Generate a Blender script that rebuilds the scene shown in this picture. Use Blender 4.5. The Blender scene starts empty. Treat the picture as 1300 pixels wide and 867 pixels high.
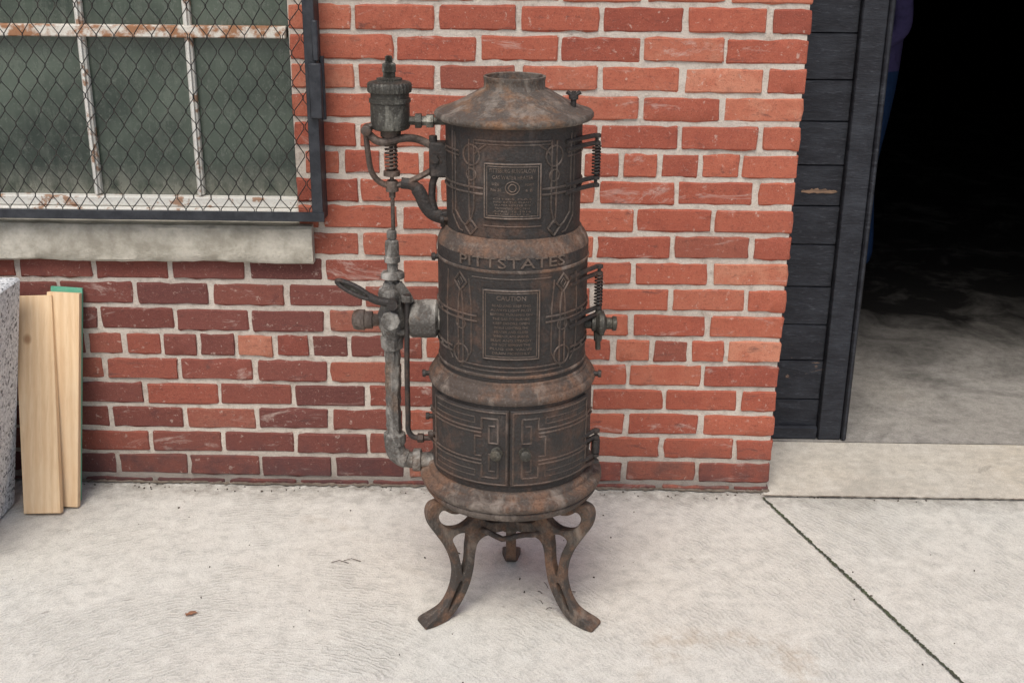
import bpy, math, random
from mathutils import Vector, Matrix, noise as mnoise
random.seed(7)
rnd=random.random
def U(a,b): return a+(b-a)*rnd()
scene=bpy.context.scene
COL=scene.collection
pi=math.pi

# ------------------------------------------------------------------ mesh helper
class M:
    def __init__(s): s.v=[]; s.f=[]; s.mi=[]; s.m=0
    def add(s,vs,fs):
        o=len(s.v); s.v+= [tuple(p) for p in vs]
        for f in fs:
            s.f.append([i+o for i in f]); s.mi.append(s.m)
    def box(s,a,b,rot=None,piv=None,bev=0.0):
        x0,y0,z0=a; x1,y1,z1=b
        if bev<=0:
            vs=[(x,y,z) for x in(x0,x1) for y in(y0,y1) for z in(z0,z1)]
            fs=[(0,1,3,2),(4,6,7,5),(0,4,5,1),(2,3,7,6),(0,2,6,4),(1,5,7,3)]
        else:
            vs=[];idx={}
            e=bev
            for ix,x in enumerate((x0,x1)):
                for iy,y in enumerate((y0,y1)):
                    for iz,z in enumerate((z0,z1)):
                        sx=1 if ix==0 else -1; sy=1 if iy==0 else -1; sz=1 if iz==0 else -1
                        idx[(ix,iy,iz,0)]=len(vs); vs.append((x,y+sy*e,z+sz*e))
                        idx[(ix,iy,iz,1)]=len(vs); vs.append((x+sx*e,y,z+sz*e))
                        idx[(ix,iy,iz,2)]=len(vs); vs.append((x+sx*e,y+sy*e,z))
            g=lambda *k: idx[k]
            fs=[]
            for i in(0,1):
                fs.append([g(i,0,0,0),g(i,1,0,0),g(i,1,1,0),g(i,0,1,0)])
                fs.append([g(0,i,0,1),g(1,i,0,1),g(1,i,1,1),g(0,i,1,1)])
                fs.append([g(0,0,i,2),g(1,0,i,2),g(1,1,i,2),g(0,1,i,2)])
            for i in(0,1):
                for j in(0,1):
                    fs.append([g(0,i,j,1),g(1,i,j,1),g(1,i,j,2),g(0,i,j,2)])
                    fs.append([g(i,0,j,0),g(i,1,j,0),g(i,1,j,2),g(i,0,j,2)])
                    fs.append([g(i,j,0,0),g(i,j,1,0),g(i,j,1,1),g(i,j,0,1)])
                    for k in(0,1): fs.append([g(i,j,k,0),g(i,j,k,1),g(i,j,k,2)])
        if rot is not None:
            pv=Vector(piv) if piv is not None else Vector(((x0+x1)/2,(y0+y1)/2,(z0+z1)/2))
            vs=[tuple(rot@(Vector(p)-pv)+pv) for p in vs]
        s.add(vs,fs)
    def tube(s,pts,r,n=8,cap=True,closed=False,flat=1.0):
        pts=[Vector(p) for p in pts]; N=len(pts)
        rr=r if isinstance(r,(list,tuple)) else [r]*N
        T=[]
        for i in range(N):
            if closed: t=pts[(i+1)%N]-pts[i-1]
            else: t=pts[min(i+1,N-1)]-pts[max(i-1,0)]
            if t.length<1e-9: t=Vector((0,0,1))
            T.append(t.normalized())
        up=Vector((0,0,1)) if abs(T[0].z)<.9 else Vector((1,0,0))
        a=T[0].cross(up).normalized(); vs=[]
        for i in range(N):
            a=(a-T[i]*a.dot(T[i]))
            if a.length<1e-6: a=T[i].orthogonal()
            a.normalize(); b=T[i].cross(a)
            for k in range(n):
                an=2*pi*k/n
                vs.append(pts[i]+a*math.cos(an)*rr[i]+b*math.sin(an)*rr[i]*flat)
        fs=[]
        for i in range(N if closed else N-1):
            j=(i+1)%N
            for k in range(n):
                l=(k+1)%n
                fs.append((i*n+k,i*n+l,j*n+l,j*n+k))
        if cap and not closed:
            fs.append(tuple(range(n))); fs.append(tuple((N-1)*n+k for k in range(n))[::-1])
        s.add(vs,fs)
    def lathe(s,prof,c=(0,0,0),axis='z',n=96,capb=False,capt=False,wob=0.0,lobes=0,lob=0.0):
        vs=[];fs=[]
        for i,(r,z) in enumerate(prof):
            for k in range(n):
                a=2*pi*k/n
                R=r
                if wob: R+=wob*mnoise.noise(Vector((math.cos(a)*2,math.sin(a)*2,z*9)))
                if lobes: R+=lob*math.cos(a*lobes)
                p=(R*math.cos(a),R*math.sin(a),z)
                if axis=='x': p=(p[2],p[0],p[1])
                if axis=='y': p=(p[0],p[2],p[1])
                vs.append((p[0]+c[0],p[1]+c[1],p[2]+c[2]))
        for i in range(len(prof)-1):
            for k in range(n):
                l=(k+1)%n
                fs.append((i*n+k,i*n+l,(i+1)*n+l,(i+1)*n+k))
        if capb: fs.append(tuple(range(n))[::-1])
        if capt: fs.append(tuple((len(prof)-1)*n+k for k in range(n)))
        s.add(vs,fs)
    def obj(s,name,mats,parent=None,sharp=38,smooth=True,coll=None):
        me=bpy.data.meshes.new(name); me.from_pydata(s.v,[],s.f); 
        if not isinstance(mats,(list,tuple)): mats=[mats]
        for m in mats: me.materials.append(m)
        me.polygons.foreach_set('material_index',s.mi)
        import bmesh
        bm=bmesh.new(); bm.from_mesh(me)
        bmesh.ops.recalc_face_normals(bm,faces=bm.faces)
        for f in bm.faces: f.smooth=smooth
        if smooth:
            th=math.radians(sharp)
            for e in bm.edges:
                if len(e.link_faces)==2:
                    if e.calc_face_angle(0)>th: e.smooth=False
        bm.to_mesh(me); bm.free()
        o=bpy.data.objects.new(name,me); COL.objects.link(o)
        if parent: o.parent=parent
        return o
def empty(name,loc=(0,0,0)):
    o=bpy.data.objects.new(name,None); o.empty_display_size=.1; COL.objects.link(o); return o
def catmull(P,n=8,closed=False):
    P=[Vector(p) for p in P];N=len(P);out=[]
    rng=range(N) if closed else range(N-1)
    for i in rng:
        p0=P[(i-1)%N] if closed or i>0 else P[i]
        p1=P[i];p2=P[(i+1)%N]
        p3=P[(i+2)%N] if closed or i+2<N else p2
        for k in range(n):
            t=k/n
            out.append(.5*((2*p1)+(p2-p0)*t+(2*p0-5*p1+4*p2-p3)*t*t+(-p0+3*p1-3*p2+p3)*t**3))
    if not closed: out.append(P[-1])
    return out

# ------------------------------------------------------------------ material helper
class NT:
    def __init__(s,name):
        s.mat=bpy.data.materials.new(name); s.mat.use_nodes=True
        s.t=s.mat.node_tree; s.b=s.t.nodes['Principled BSDF']
        s.co=s.n('ShaderNodeTexCoord').outputs['Object']
    def n(s,ty,**kw):
        nd=s.t.nodes.new(ty)
        for k,v in kw.items(): setattr(nd,k,v)
        return nd
    def l(s,a,b): s.t.links.new(a,b)
    def setin(s,sock,v):
        if isinstance(v,bpy.types.NodeSocket): s.l(v,sock)
        elif isinstance(v,(tuple,list)) and len(v)==3 and sock.type=='RGBA': sock.default_value=(*v,1)
        else: sock.default_value=v
    def noise(s,sc,det=5,rough=.55,dist=0,co=None,out='Fac'):
        nd=s.n('ShaderNodeTexNoise'); nd.inputs['Scale'].default_value=sc; nd.inputs['Detail'].default_value=min(det,5)
        nd.inputs['Roughness'].default_value=rough; nd.inputs['Distortion'].default_value=dist
        s.l(co or s.co,nd.inputs['Vector']); return nd.outputs[out]
    def ramp(s,fac,a,b,lo=0,hi=1):
        nd=s.n('ShaderNodeMapRange'); nd.inputs['From Min'].default_value=a; nd.inputs['From Max'].default_value=b
        nd.inputs['To Min'].default_value=lo; nd.inputs['To Max'].default_value=hi
        s.setin(nd.inputs['Value'],fac); return nd.outputs[0]
    def mix(s,f,a,b,mode='MIX'):
        nd=s.n('ShaderNodeMix',data_type='RGBA',blend_type=mode)
        s.setin(nd.inputs[0],f); s.setin(nd.inputs[6],a); s.setin(nd.inputs[7],b); return nd.outputs[2]
    def math(s,op,a,b=0.0,clamp=False):
        nd=s.n('ShaderNodeMath',operation=op); nd.use_clamp=clamp
        s.setin(nd.inputs[0],a); s.setin(nd.inputs[1],b); return nd.outputs[0]
    def mapping(s,scale=(1,1,1),rot=(0,0,0)):
        nd=s.n('ShaderNodeMapping'); nd.inputs['Scale'].default_value=scale; nd.inputs['Rotation'].default_value=rot
        s.l(s.co,nd.inputs['Vector']); return nd.outputs[0]
    def bump(s,*terms):
        h=None
        for so,a in terms:
            t=s.math('MULTIPLY',so,a*1000)
            h=t if h is None else s.math('ADD',h,t)
        nd=s.n('ShaderNodeBump'); nd.inputs['Distance'].default_value=.001; nd.inputs['Strength'].default_value=1
        s.l(h,nd.inputs['Height'])
        return nd.outputs[0]
    def sep(s):
        nd=s.n('ShaderNodeSeparateXYZ'); s.l(s.co,nd.inputs[0]); return nd.outputs
    def fin(s,col,rough=.7,metal=0,nrm=None,spec=None):
        s.setin(s.b.inputs['Base Color'],col); s.setin(s.b.inputs['Roughness'],rough); s.setin(s.b.inputs['Metallic'],metal)
        if nrm: s.l(nrm,s.b.inputs['Normal'])
        if spec is not None: s.b.inputs['Specular IOR Level'].default_value=spec
        return s.mat

def iron(name,dark=(.028,.024,.021),rust=(.15,.065,.035),amt=.5,light=(.16,.13,.11),lamt=.15,rough=.55,metal=.35,spk=.35):
    m=NT(name)
    n1=m.noise(7,5,.62); n2=m.noise(34,5,.65); n3=m.noise(190,3,.6)
    v=m.math('ADD',m.math('MULTIPLY',n1,.62),m.math('MULTIPLY',n2,.38))
    f=m.ramp(v,.66-amt*.32,.78-amt*.32)
    c=m.mix(f,dark,rust)
    c=m.mix(m.ramp(n3,.5,.66,0,.6),c,tuple(x*.35 for x in rust))
    n4=m.noise(18,5,.7,.4,co=m.mapping((1,1,.45)))
    c=m.mix(m.ramp(n4,.72-lamt,.90-lamt,0,.8),c,light)
    c=m.mix(m.ramp(n3,.42,.28,0,spk),c,light)
    b=m.bump((n3,.0018),(n2,.0022))
    r=m.ramp(n2,.3,.7,rough-.12,rough+.2)
    return m.fin(c,r,metal,b,.45)

m_iron=iron('cast_iron_blackened',dark=(.036,.032,.030),rust=(.100,.060,.043),amt=.46,light=(.15,.115,.098),lamt=.13,rough=.56,metal=.25,spk=.25)
m_rel=iron('cast_iron_relief_worn',dark=(.070,.056,.047),rust=(.125,.082,.062),amt=.6,light=(.20,.16,.135),lamt=.18,rough=.55,metal=.25)
m_rust=iron('rusty_iron',dark=(.075,.058,.048),rust=(.175,.098,.063),amt=.60,light=(.26,.215,.18),lamt=.20,rough=.75,metal=.1)
m_lid=iron('lid_iron',dark=(.085,.071,.060),rust=(.22,.120,.066),amt=.42,light=(.28,.24,.20),lamt=.22,rough=.7,metal=.12)
m_pipe=iron('crusted_pipe',dark=(.10,.092,.083),rust=(.18,.125,.09),amt=.48,light=(.44,.42,.38),lamt=.26,rough=.8,metal=.1)
m_brass=iron('tarnished_brass',dark=(.06,.056,.048),rust=(.12,.105,.078),amt=.5,light=(.34,.33,.28),lamt=.18,rough=.5,metal=.45)
m_plate=iron('name_plate_metal',dark=(.032,.029,.027),rust=(.070,.050,.040),amt=.4,light=(.12,.098,.084),lamt=.1,rough=.5,metal=.35,spk=.15)
m_text=iron('plate_lettering',dark=(.12,.090,.072),rust=(.18,.125,.092),amt=.5,light=(.26,.21,.18),lamt=.2,rough=.55,metal=.25)
m_leg=iron('leg_iron',dark=(.055,.047,.041),rust=(.19,.108,.068),amt=.57,light=(.25,.20,.16),lamt=.2,rough=.75,metal=.12)

def mk_brick():
    m=NT('weathered_red_brick')
    at=m.n('ShaderNodeAttribute',attribute_name='bcol'); sp=m.n('ShaderNodeSeparateColor'); m.l(at.outputs['Color'],sp.inputs[0])
    r1,r2,dk=sp.outputs[0],sp.outputs[1],sp.outputs[2]
    cr=m.n('ShaderNodeValToRGB'); e=cr.color_ramp.elements
    e[0].position=0; e[0].color=(.27,.072,.048,1); e[1].position=1; e[1].color=(.50,.205,.13,1)
    for p,c in((.3,(.35,.096,.060,1)),(.62,(.41,.122,.074,1)),(.88,(.45,.155,.095,1))):
        x=e.new(p); x.color=c
    n1=m.noise(16,5,.65); n2=m.noise(70,5,.7); n3=m.noise(330,3,.6)
    m.l(m.math('ADD',r1,m.ramp(n1,.3,.7,-.2,.2),True),cr.inputs[0])
    c=cr.outputs[0]
    darkc=m.mix(r2,(.105,.043,.040),(.19,.065,.052))
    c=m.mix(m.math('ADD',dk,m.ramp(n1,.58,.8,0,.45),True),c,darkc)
    c=m.mix(m.ramp(n2,.54,.68,0,.6),c,m.mix(.55,c,(.07,.03,.026)))
    c=m.mix(m.ramp(n3,.58,.68,0,.5),c,(.07,.035,.03))
    c=m.mix(m.ramp(n3,.40,.30,0,.3),c,(.54,.32,.24))
    n4=m.noise(9,5,.78,.8,co=m.mapping((.6,1,1.6)))
    c=m.mix(m.ramp(n4,.59,.72,0,.55),c,(.58,.47,.41))
    n5=m.noise(50,5,.75,.3)
    c=m.mix(m.ramp(n5,.61,.66,0,.5),c,(.56,.45,.38))
    n6=m.noise(13,5,.7,.5,co=m.mapping((1,1,3.2)))
    c=m.mix(m.ramp(n6,.60,.70,0,.65),c,(.10,.055,.05))
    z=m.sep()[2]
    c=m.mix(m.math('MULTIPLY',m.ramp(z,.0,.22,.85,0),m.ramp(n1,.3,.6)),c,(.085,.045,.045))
    b=m.bump((n3,.0010),(n2,.0024),(n1,.002))
    return m.fin(c,.9,0,b,.2)
m_brick=mk_brick()
def mk_mortar():
    m=NT('lime_mortar')
    n1=m.noise(5,5,.6); n2=m.noise(220,3,.7); n3=m.noise(40,5,.7)
    c=m.mix(m.ramp(n1,.35,.7),(.58,.52,.45),(.46,.40,.345))
    c=m.mix(m.ramp(n3,.50,.70,0,.65),c,(.28,.22,.18))
    c=m.mix(m.ramp(n2,.5,.70,0,.5),c,(.68,.63,.56))
    c=m.mix(m.ramp(n2,.42,.30,0,.5),c,(.22,.18,.15))
    z=m.sep()[2]
    c=m.mix(m.ramp(z,.0,.12,.7,0),c,(.15,.13,.12))
    b=m.bump((n2,.002),(n3,.004))
    return m.fin(c,.95,0,b,.2)
m_mortar=mk_mortar()
def mk_conc(name,base=(.635,.625,.575),dark=(.48,.465,.42),warm=(.63,.595,.53),swirl=True,deep_shade=False):
    m=NT(name)
    n0=m.noise(.9,4,.6); n1=m.noise(3.2,5,.68,.6); n2=m.noise(24,5,.72); n3=m.noise(260,4,.75)
    c=m.mix(m.ramp(n0,.35,.68),base,warm)
    c=m.mix(m.ramp(n1,.46,.64,0,.60),c,dark)
    c=m.mix(m.ramp(n2,.48,.66,0,.50),c,tuple(x*.72 for x in dark))
    c=m.mix(m.ramp(n2,.46,.34,0,.45),c,tuple(min(.8,x*1.2) for x in base))
    c=m.mix(m.ramp(n3,.53,.66,0,.55),c,tuple(x*.52 for x in dark))
    c=m.mix(m.ramp(n3,.46,.34,0,.5),c,tuple(min(.85,x*1.3) for x in base))
    n7=m.noise(1.6,5,.75,.9)
    c=m.mix(m.ramp(n7,.57,.70,0,.40),c,(.37,.345,.30))
    n8=m.noise(9,4,.7,.3)
    c=m.mix(m.ramp(n8,.67,.72,0,.5),c,(.28,.25,.215))
    b=[(n3,.0020),(n1,.0025),(n2,.0022)]
    if swirl:
        w=m.n('ShaderNodeTexWave',wave_type='RINGS',rings_direction='SPHERICAL'); w.inputs['Scale'].default_value=22
        w.inputs['Distortion'].default_value=9; w.inputs['Detail'].default_value=3; w.inputs['Detail Scale'].default_value=1.4
        mp=m.n('ShaderNodeMapping'); mp.inputs['Location'].default_value=(.55,1.25,0); m.l(m.co,mp.inputs['Vector'])
        m.l(mp.outputs[0],w.inputs['Vector'])
        msk=m.math('MULTIPLY',m.ramp(n1,.40,.58),m.ramp(n2,.35,.6))
        h=m.math('MULTIPLY',w.outputs['Fac'],msk)
        b.append((h,.0014))
        c=m.mix(m.math('MULTIPLY',m.ramp(w.outputs['Fac'],.6,1,0,.38),msk),c,(.80,.78,.74))
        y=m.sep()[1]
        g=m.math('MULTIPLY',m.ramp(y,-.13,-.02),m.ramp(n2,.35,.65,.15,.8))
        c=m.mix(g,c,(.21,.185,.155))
        n6=m.noise(1.7,3,.5,1.2,co=m.mapping((1,1,1),(0,0,1)))
        c=m.mix(m.math('MULTIPLY',m.ramp(n6,.64,.76,0,.4),m.ramp(n2,.4,.6)),c,(.48,.35,.22))
    if deep_shade:
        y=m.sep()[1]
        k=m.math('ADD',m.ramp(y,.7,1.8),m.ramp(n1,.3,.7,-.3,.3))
        c=m.mix(m.math('ADD',k,0,True),c,(.012,.011,.010))  # shade of the dark room painted into the floor colour, near-black further in
    return m.fin(c,.92,0,m.bump(*b),.2)
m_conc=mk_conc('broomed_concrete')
m_apron=mk_conc('apron_concrete',base=(.60,.575,.52),dark=(.46,.42,.36),warm=(.58,.50,.39),swirl=False)
m_floor=mk_conc('interior_floor_concrete_painted_shade',base=(.36,.34,.315),dark=(.24,.225,.205),warm=(.33,.305,.27),swirl=False,deep_shade=True)
def simple(name,c1,c2,sc=20,rough=.7,metal=0,bd=.001,stretch=(1,1,1),spec=None,th=(.4,.65)):
    m=NT(name); n=m.noise(sc,5,.65,co=m.mapping(stretch)); n2=m.noise(sc*9,3,.6)
    c=m.mix(m.ramp(n,*th),c1,c2); c=m.mix(m.ramp(n2,.5,.75,0,.4),c,c2)
    b=m.bump((n2,bd*.5),(n,bd))
    return m.fin(c,rough,metal,b,spec)
m_sill=simple('sill_stone',(.52,.485,.41),(.31,.285,.23),14,.9,bd=.005)
m_guardf=simple('guard_black_paint',(.013,.015,.020),(.035,.038,.045),30,.5,.1)
m_wire=simple('guard_wire',(.014,.014,.015),(.06,.052,.045),60,.6,.3)
m_winpaint=simple('chipped_window_paint',(.66,.65,.60),(.33,.20,.13),24,.7,bd=.002,th=(.56,.62))
m_winpaint2=simple('rusted_rail_paint',(.66,.63,.56),(.33,.16,.08),22,.75,bd=.002,th=(.46,.56))
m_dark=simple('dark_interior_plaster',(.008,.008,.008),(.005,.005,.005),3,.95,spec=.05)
m_joint=simple('mossy_joint',(.05,.05,.035),(.07,.085,.04),30,.95,bd=.004)
m_seam=simple('dirt_filled_seam',(.22,.18,.14),(.10,.08,.06),60,.95,bd=.003)
m_leaf=simple('dry_leaf',(.28,.13,.07),(.17,.08,.045),60,.8)
m_twig=simple('twig_bark',(.09,.07,.05),(.04,.03,.024),60,.9)
m_green=simple('green_painted_edge',(.08,.33,.22),(.14,.36,.25),40,.5)
m_bare=simple('bare_split_wood',(.30,.19,.12),(.10,.065,.045),80,.8,stretch=(.3,1,3))
def mk_glass():
    m=NT('dusty_glass_painted_reflections')
    n1=m.noise(2.6,4,.55,.8,co=m.mapping((.7,1,1.3))); n2=m.noise(14,5,.7,co=m.mapping((1.6,1,.9))); n3=m.noise(120,3,.6)
    n4=m.noise(22,4,.6,co=m.mapping((3,1,.12)))
    c=m.mix(m.ramp(n1,.36,.64),(.018,.030,.023),(.085,.11,.085))  # soft green tree reflections painted into the pane colour; dust layers follow
    c=m.mix(m.ramp(n4,.5,.75,0,.22),c,(.15,.17,.14))
    c=m.mix(m.ramp(n2,.50,.72,0,.30),c,(.15,.165,.135))
    c=m.mix(m.ramp(n3,.56,.70,0,.3),c,(.20,.215,.185))
    z=m.sep()[2]
    c=m.mix(m.math('MULTIPLY',m.ramp(z,.93,.84),m.ramp(n2,.3,.6)),c,(.22,.22,.18))
    return m.fin(c,m.ramp(n2,.3,.7,.10,.35),0,m.bump((n1,.003)),.6)
m_glass=mk_glass()
def mk_door():
    m=NT('black_peeling_paint')
    n1=m.noise(10,5,.7,co=m.mapping((1,1,3))); n2=m.noise(60,5,.7,co=m.mapping((.5,1,2.5)));n3=m.noise(6,5,.7,1,co=m.mapping((1,1,2.2)))
    c=m.mix(m.ramp(n1,.4,.7),(.012,.013,.018),(.032,.036,.045))
    c=m.mix(m.ramp(n2,.56,.70,0,.55),c,(.09,.095,.11))
    c=m.mix(m.math('MULTIPLY',m.ramp(n3,.68,.70),m.ramp(n2,.4,.6)),c,(.30,.19,.13))
    return m.fin(c,m.ramp(n2,.3,.7,.42,.75),0,m.bump((n2,.0022),(n1,.004)),.35)
m_door=mk_door()
def mk_wood():
    m=NT('raw_pine_wood')
    w=m.n('ShaderNodeTexWave',wave_type='BANDS',bands_direction='X'); w.inputs['Scale'].default_value=14; w.inputs['Distortion'].default_value=6
    w.inputs['Detail'].default_value=3; w.inputs['Detail Scale'].default_value=.7
    m.l(m.mapping((1,.4,.10)),w.inputs['Vector'])
    n1=m.noise(60,5,.6,co=m.mapping((3,1,.06))); n2=m.noise(5,4,.5)
    c=m.mix(m.math('MULTIPLY',w.outputs['Fac'],.55),(.76,.56,.35),(.64,.42,.23))
    c=m.mix(m.ramp(n1,.45,.7,0,.4),c,(.54,.34,.18)); c=m.mix(m.ramp(n2,.5,.75,0,.4),c,(.78,.65,.46))
    vo=m.n('ShaderNodeTexVoronoi'); vo.inputs['Scale'].default_value=6.5; m.l(m.mapping((1.2,.3,1)),vo.inputs['Vector'])
    c=m.mix(m.ramp(vo.outputs['Distance'],.12,.06,0,.8),c,(.34,.17,.08))
    return m.fin(c,.7,0,m.bump((n1,.0008)))
m_wood=mk_wood()
def mk_granite():
    m=NT('speckled_stone')
    vo=m.n('ShaderNodeTexVoronoi'); vo.inputs['Scale'].default_value=150; m.l(m.co,vo.inputs['Vector'])
    n=m.noise(110,5,.8)
    c=m.mix(m.ramp(n,.42,.60),(.74,.75,.76),(.34,.35,.37))
    sp=m.n('ShaderNodeSeparateColor'); m.l(vo.outputs['Color'],sp.inputs[0])
    c=m.mix(m.ramp(sp.outputs[0],.80,.84,0,.8),c,(.09,.095,.10)); c=m.mix(m.ramp(sp.outputs[1],.6,.65,0,.7),c,(.80,.81,.82))
    return m.fin(c,.8,0,m.bump((n,.003)))
m_granite=mk_granite()

# ------------------------------------------------------------------ ground
g=M(); g.add([(-60,-60,0),(60,-60,0),(60,60,0),(-60,60,0)],[(0,1,2,3)])
g.obj('ground',m_conc,smooth=False)
a=M(); a.add([(.694,-.040,.004),(6,-.030,.004),(6,.34,.004),(.694,.34,.004)],[(0,1,2,3)])
a.obj('concrete_apron',m_apron,smooth=False)
def strip(j,p0,p1,w,n,z,jit=.35,amp=.15):
    p0=Vector(p0);p1=Vector(p1);d=(p1-p0).normalized();q=Vector((-d.y,d.x))
    vs=[]
    for i in range(n+1):
        p=p0.lerp(p1,i/n)+q*w*amp*mnoise.noise(Vector((i*.11,w*900,0)))
        a_=w*(.5+U(-jit,jit)*.6); b_=w*(.5+U(-jit,jit)*.6)
        vs+=[(p.x+q.x*a_,p.y+q.y*a_,z),(p.x-q.x*b_,p.y-q.y*b_,z)]
    j.add(vs,[(2*i,2*i+1,2*i+3,2*i+2) for i in range(n)])
j=M()
strip(j,(.687,-.05),(1.35,-2.12),.0085,480,.0045,.5)
j.obj('pavement_joint',m_joint,smooth=False)
j=M()
strip(j,(.687,-.045),(6,-.036),.0045,600,.0085,.6)
strip(j,(-4.5,-.009),(.715,-.009),.014,500,.0045,.8,.5)
j.obj('dirt_seams',m_seam,smooth=False)

# ------------------------------------------------------------------ building
bld=empty('brick_building')
L=.213; CH=.07505; Z0=.0189; J=.0138
XR=.713; OX=2.35; OZ=2.25
WX0,WX1,WZ0,WZ1=-2.10,-.628,.745,2.2
bv=[];bf=[];bc=[]
us=[0,.018,.15,.32,.5,.68,.85,.982,1]; ws=[0,.06,.5,.94,1]
def brick(x0,x1,z0,z1,depth=.1,face='y',px=None):
    w=x1-x0
    if w<.02: return
    h=z1-z0
    o=len(bv)
    yo=U(-.0018,.002); tx=U(-.0014,.0014); tz=U(-.0012,.0012)
    n=len(us);k=len(ws);sd=U(0,100)
    pts=[]
    for a,wv in enumerate(ws):
        for b,uv in enumerate(us):
            bd=(a in(0,k-1)) or (b in(0,n-1))
            cor=(a in(0,k-1)) and (b in(0,n-1))
            X=x0+w*uv; Z=z0+h*wv
            nx=mnoise.noise(Vector((X*32,Z*32,sd)))
            nz=mnoise.noise(Vector((X*32,Z*32,sd+9)))
            if bd:
                X+=nx*.0050; Z+=nz*.0050
                if cor:
                    q_=max(0,nx)*.008+.001
                    X+=(q_ if b==0 else -q_); Z+=(q_ if a==0 else -q_)
                y=.0022+abs(nx)*.004
            else: y=nx*.0014
            y+=yo+tx*(uv-.5)*2+tz*(wv-.5)*2
            pts.append((X,y,Z))
    ring=[b for b in range(n)]+[a*n+n-1 for a in range(1,k)]+[(k-1)*n+b for b in range(n-2,-1,-1)]+[a*n for a in range(k-2,0,-1)]
    back=[(pts[i][0],depth,pts[i][2]) for i in ring]
    allp=pts+back
    if face=='x': allp=[(px-p[1],p[0],p[2]) for p in allp]
    bv.extend(allp)
    for a in range(k-1):
        for b in range(n-1):
            i=o+a*n+b; bf.append((i,i+1,i+n+1,i+n))
    R=len(ring)
    for i in range(R):
        q=(i+1)%R
        bf.append((o+ring[i],o+n*k+i,o+n*k+q,o+ring[q]))
    cx,cz=(x0+x1)/2,(z0+z1)/2
    r1=min(1,max(0,random.gauss(.45,.22)))
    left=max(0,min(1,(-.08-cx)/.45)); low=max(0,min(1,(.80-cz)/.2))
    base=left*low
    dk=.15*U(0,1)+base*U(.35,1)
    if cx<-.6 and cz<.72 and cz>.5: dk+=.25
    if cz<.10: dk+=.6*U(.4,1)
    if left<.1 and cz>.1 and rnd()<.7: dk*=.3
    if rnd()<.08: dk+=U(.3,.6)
    if rnd()<.02: r1=1.0; dk*=.2
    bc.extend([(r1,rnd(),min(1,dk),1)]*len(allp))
def overlap_hole(za,zb,h0,h1): return zb>h0+.01 and za<h1-.01
def course(k,xa,xb,frm):
    za=Z0+k*CH+J/2; zb=Z0+(k+1)*CH-J/2
    hd=(k%7==5)
    pitch=L/2 if hd else L
    x1=frm
    st=.152 if hd else (pitch if k%2==0 else L/2)
    spans=[]
    while x1>xa+.01:
        x0_=x1-st; spans.append((max(x0_,xa),x1)); x1=x0_; st=pitch
    for s0,s1 in spans:
        a_,b_=s0+J/2,s1-(J/2 if s1<frm else 0)
        a_+=U(-.003,.003);b_+=U(-.0025,.0025) if s1<frm else U(-.002,.001)
        dz=U(-.0018,.0018)
        parts=[(a_,b_)]
        for hx0,hx1,hz0,hz1 in((WX0,WX1,WZ0,WZ1),):
            if overlap_hole(za,zb,hz0,hz1):
                np_=[]
                for p,q in parts:
                    if q<=hx0 or p>=hx1: np_.append((p,q))
                    else:
                        if p<hx0: np_.append((p,hx0-.002))
                        if q>hx1: np_.append((hx1+.002,q))
                parts=np_
        for p,q in parts: brick(p,q,za+dz,zb+dz)
for k in range(-1,44):
    course(k,-4.5,XR,XR)
    za=Z0+k*CH
    if za>OZ:
        x=XR+J
        while x<OX: 
            e=min(x+L-J,OX-J); brick(x,e,za+J/2,za+CH-J/2); x+=L
    x=OX if k%2 else OX-L/2
    while x<6:
        s0=max(x,OX); brick(s0+ (J if s0>OX else 0),x+L,za+J/2,za+CH-J/2); x+=L
    if za<OZ:
        ys=(.112,.225,.33) if k%2 else (.112,.17,.27,.33)
        for y0_,y1_ in zip(ys[:-1],ys[1:]): brick(y0_+J/2,y1_-J/2,za+J/2,za+CH-J/2,.09,'x',XR)
me=bpy.data.meshes.new('brickwork'); me.from_pydata(bv,[],bf)
ca=me.color_attributes.new('bcol','FLOAT_COLOR','POINT')
flat=[c for q in bc for c in q]; ca.data.foreach_set('color',flat)
me.materials.append(m_brick)
import bmesh
bm=bmesh.new(); bm.from_mesh(me); bmesh.ops.recalc_face_normals(bm,faces=bm.faces)
for f in bm.faces: f.smooth=True
for e in bm.edges:
    if len(e.link_faces)==2 and e.calc_face_angle(0)>.45: e.smooth=False
bm.to_mesh(me); bm.free()
ob=bpy.data.objects.new('brickwork',me); COL.objects.link(ob); ob.parent=bld
mt=M(); my=.0046
def wallbox(x0,x1,z0,z1,y0=my,y1=.33): mt.box((x0,y0,z0),(x1,y1,z1))
wallbox(-4.5,WX0,-.05,3.3); wallbox(WX0,WX1,-.05,WZ0); wallbox(WX0,WX1,WZ1,3.3)
wallbox(WX1,XR-.006,-.05,3.3); wallbox(XR-.006,OX,OZ,3.3); wallbox(OX,6,-.05,3.3)
mt.obj('mortar_core',m_mortar,bld,smooth=False)
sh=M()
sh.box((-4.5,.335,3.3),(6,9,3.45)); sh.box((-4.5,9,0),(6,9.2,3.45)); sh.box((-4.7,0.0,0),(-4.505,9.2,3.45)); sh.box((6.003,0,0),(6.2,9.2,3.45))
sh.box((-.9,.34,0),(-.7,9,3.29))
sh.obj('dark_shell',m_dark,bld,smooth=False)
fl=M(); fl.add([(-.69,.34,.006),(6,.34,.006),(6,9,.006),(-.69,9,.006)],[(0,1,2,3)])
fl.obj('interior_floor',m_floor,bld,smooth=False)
s=M()
nx=110; x0s,x1s=-2.25,-.588
vs=[];fs=[]
prof=[(.10,.685),(-.026,.683),(-.032,.690),(-.033,.712),(-.033,.735),(-.033,.758),(-.031,.779),(-.025,.786),(.03,.788),(.10,.792)]
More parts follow.
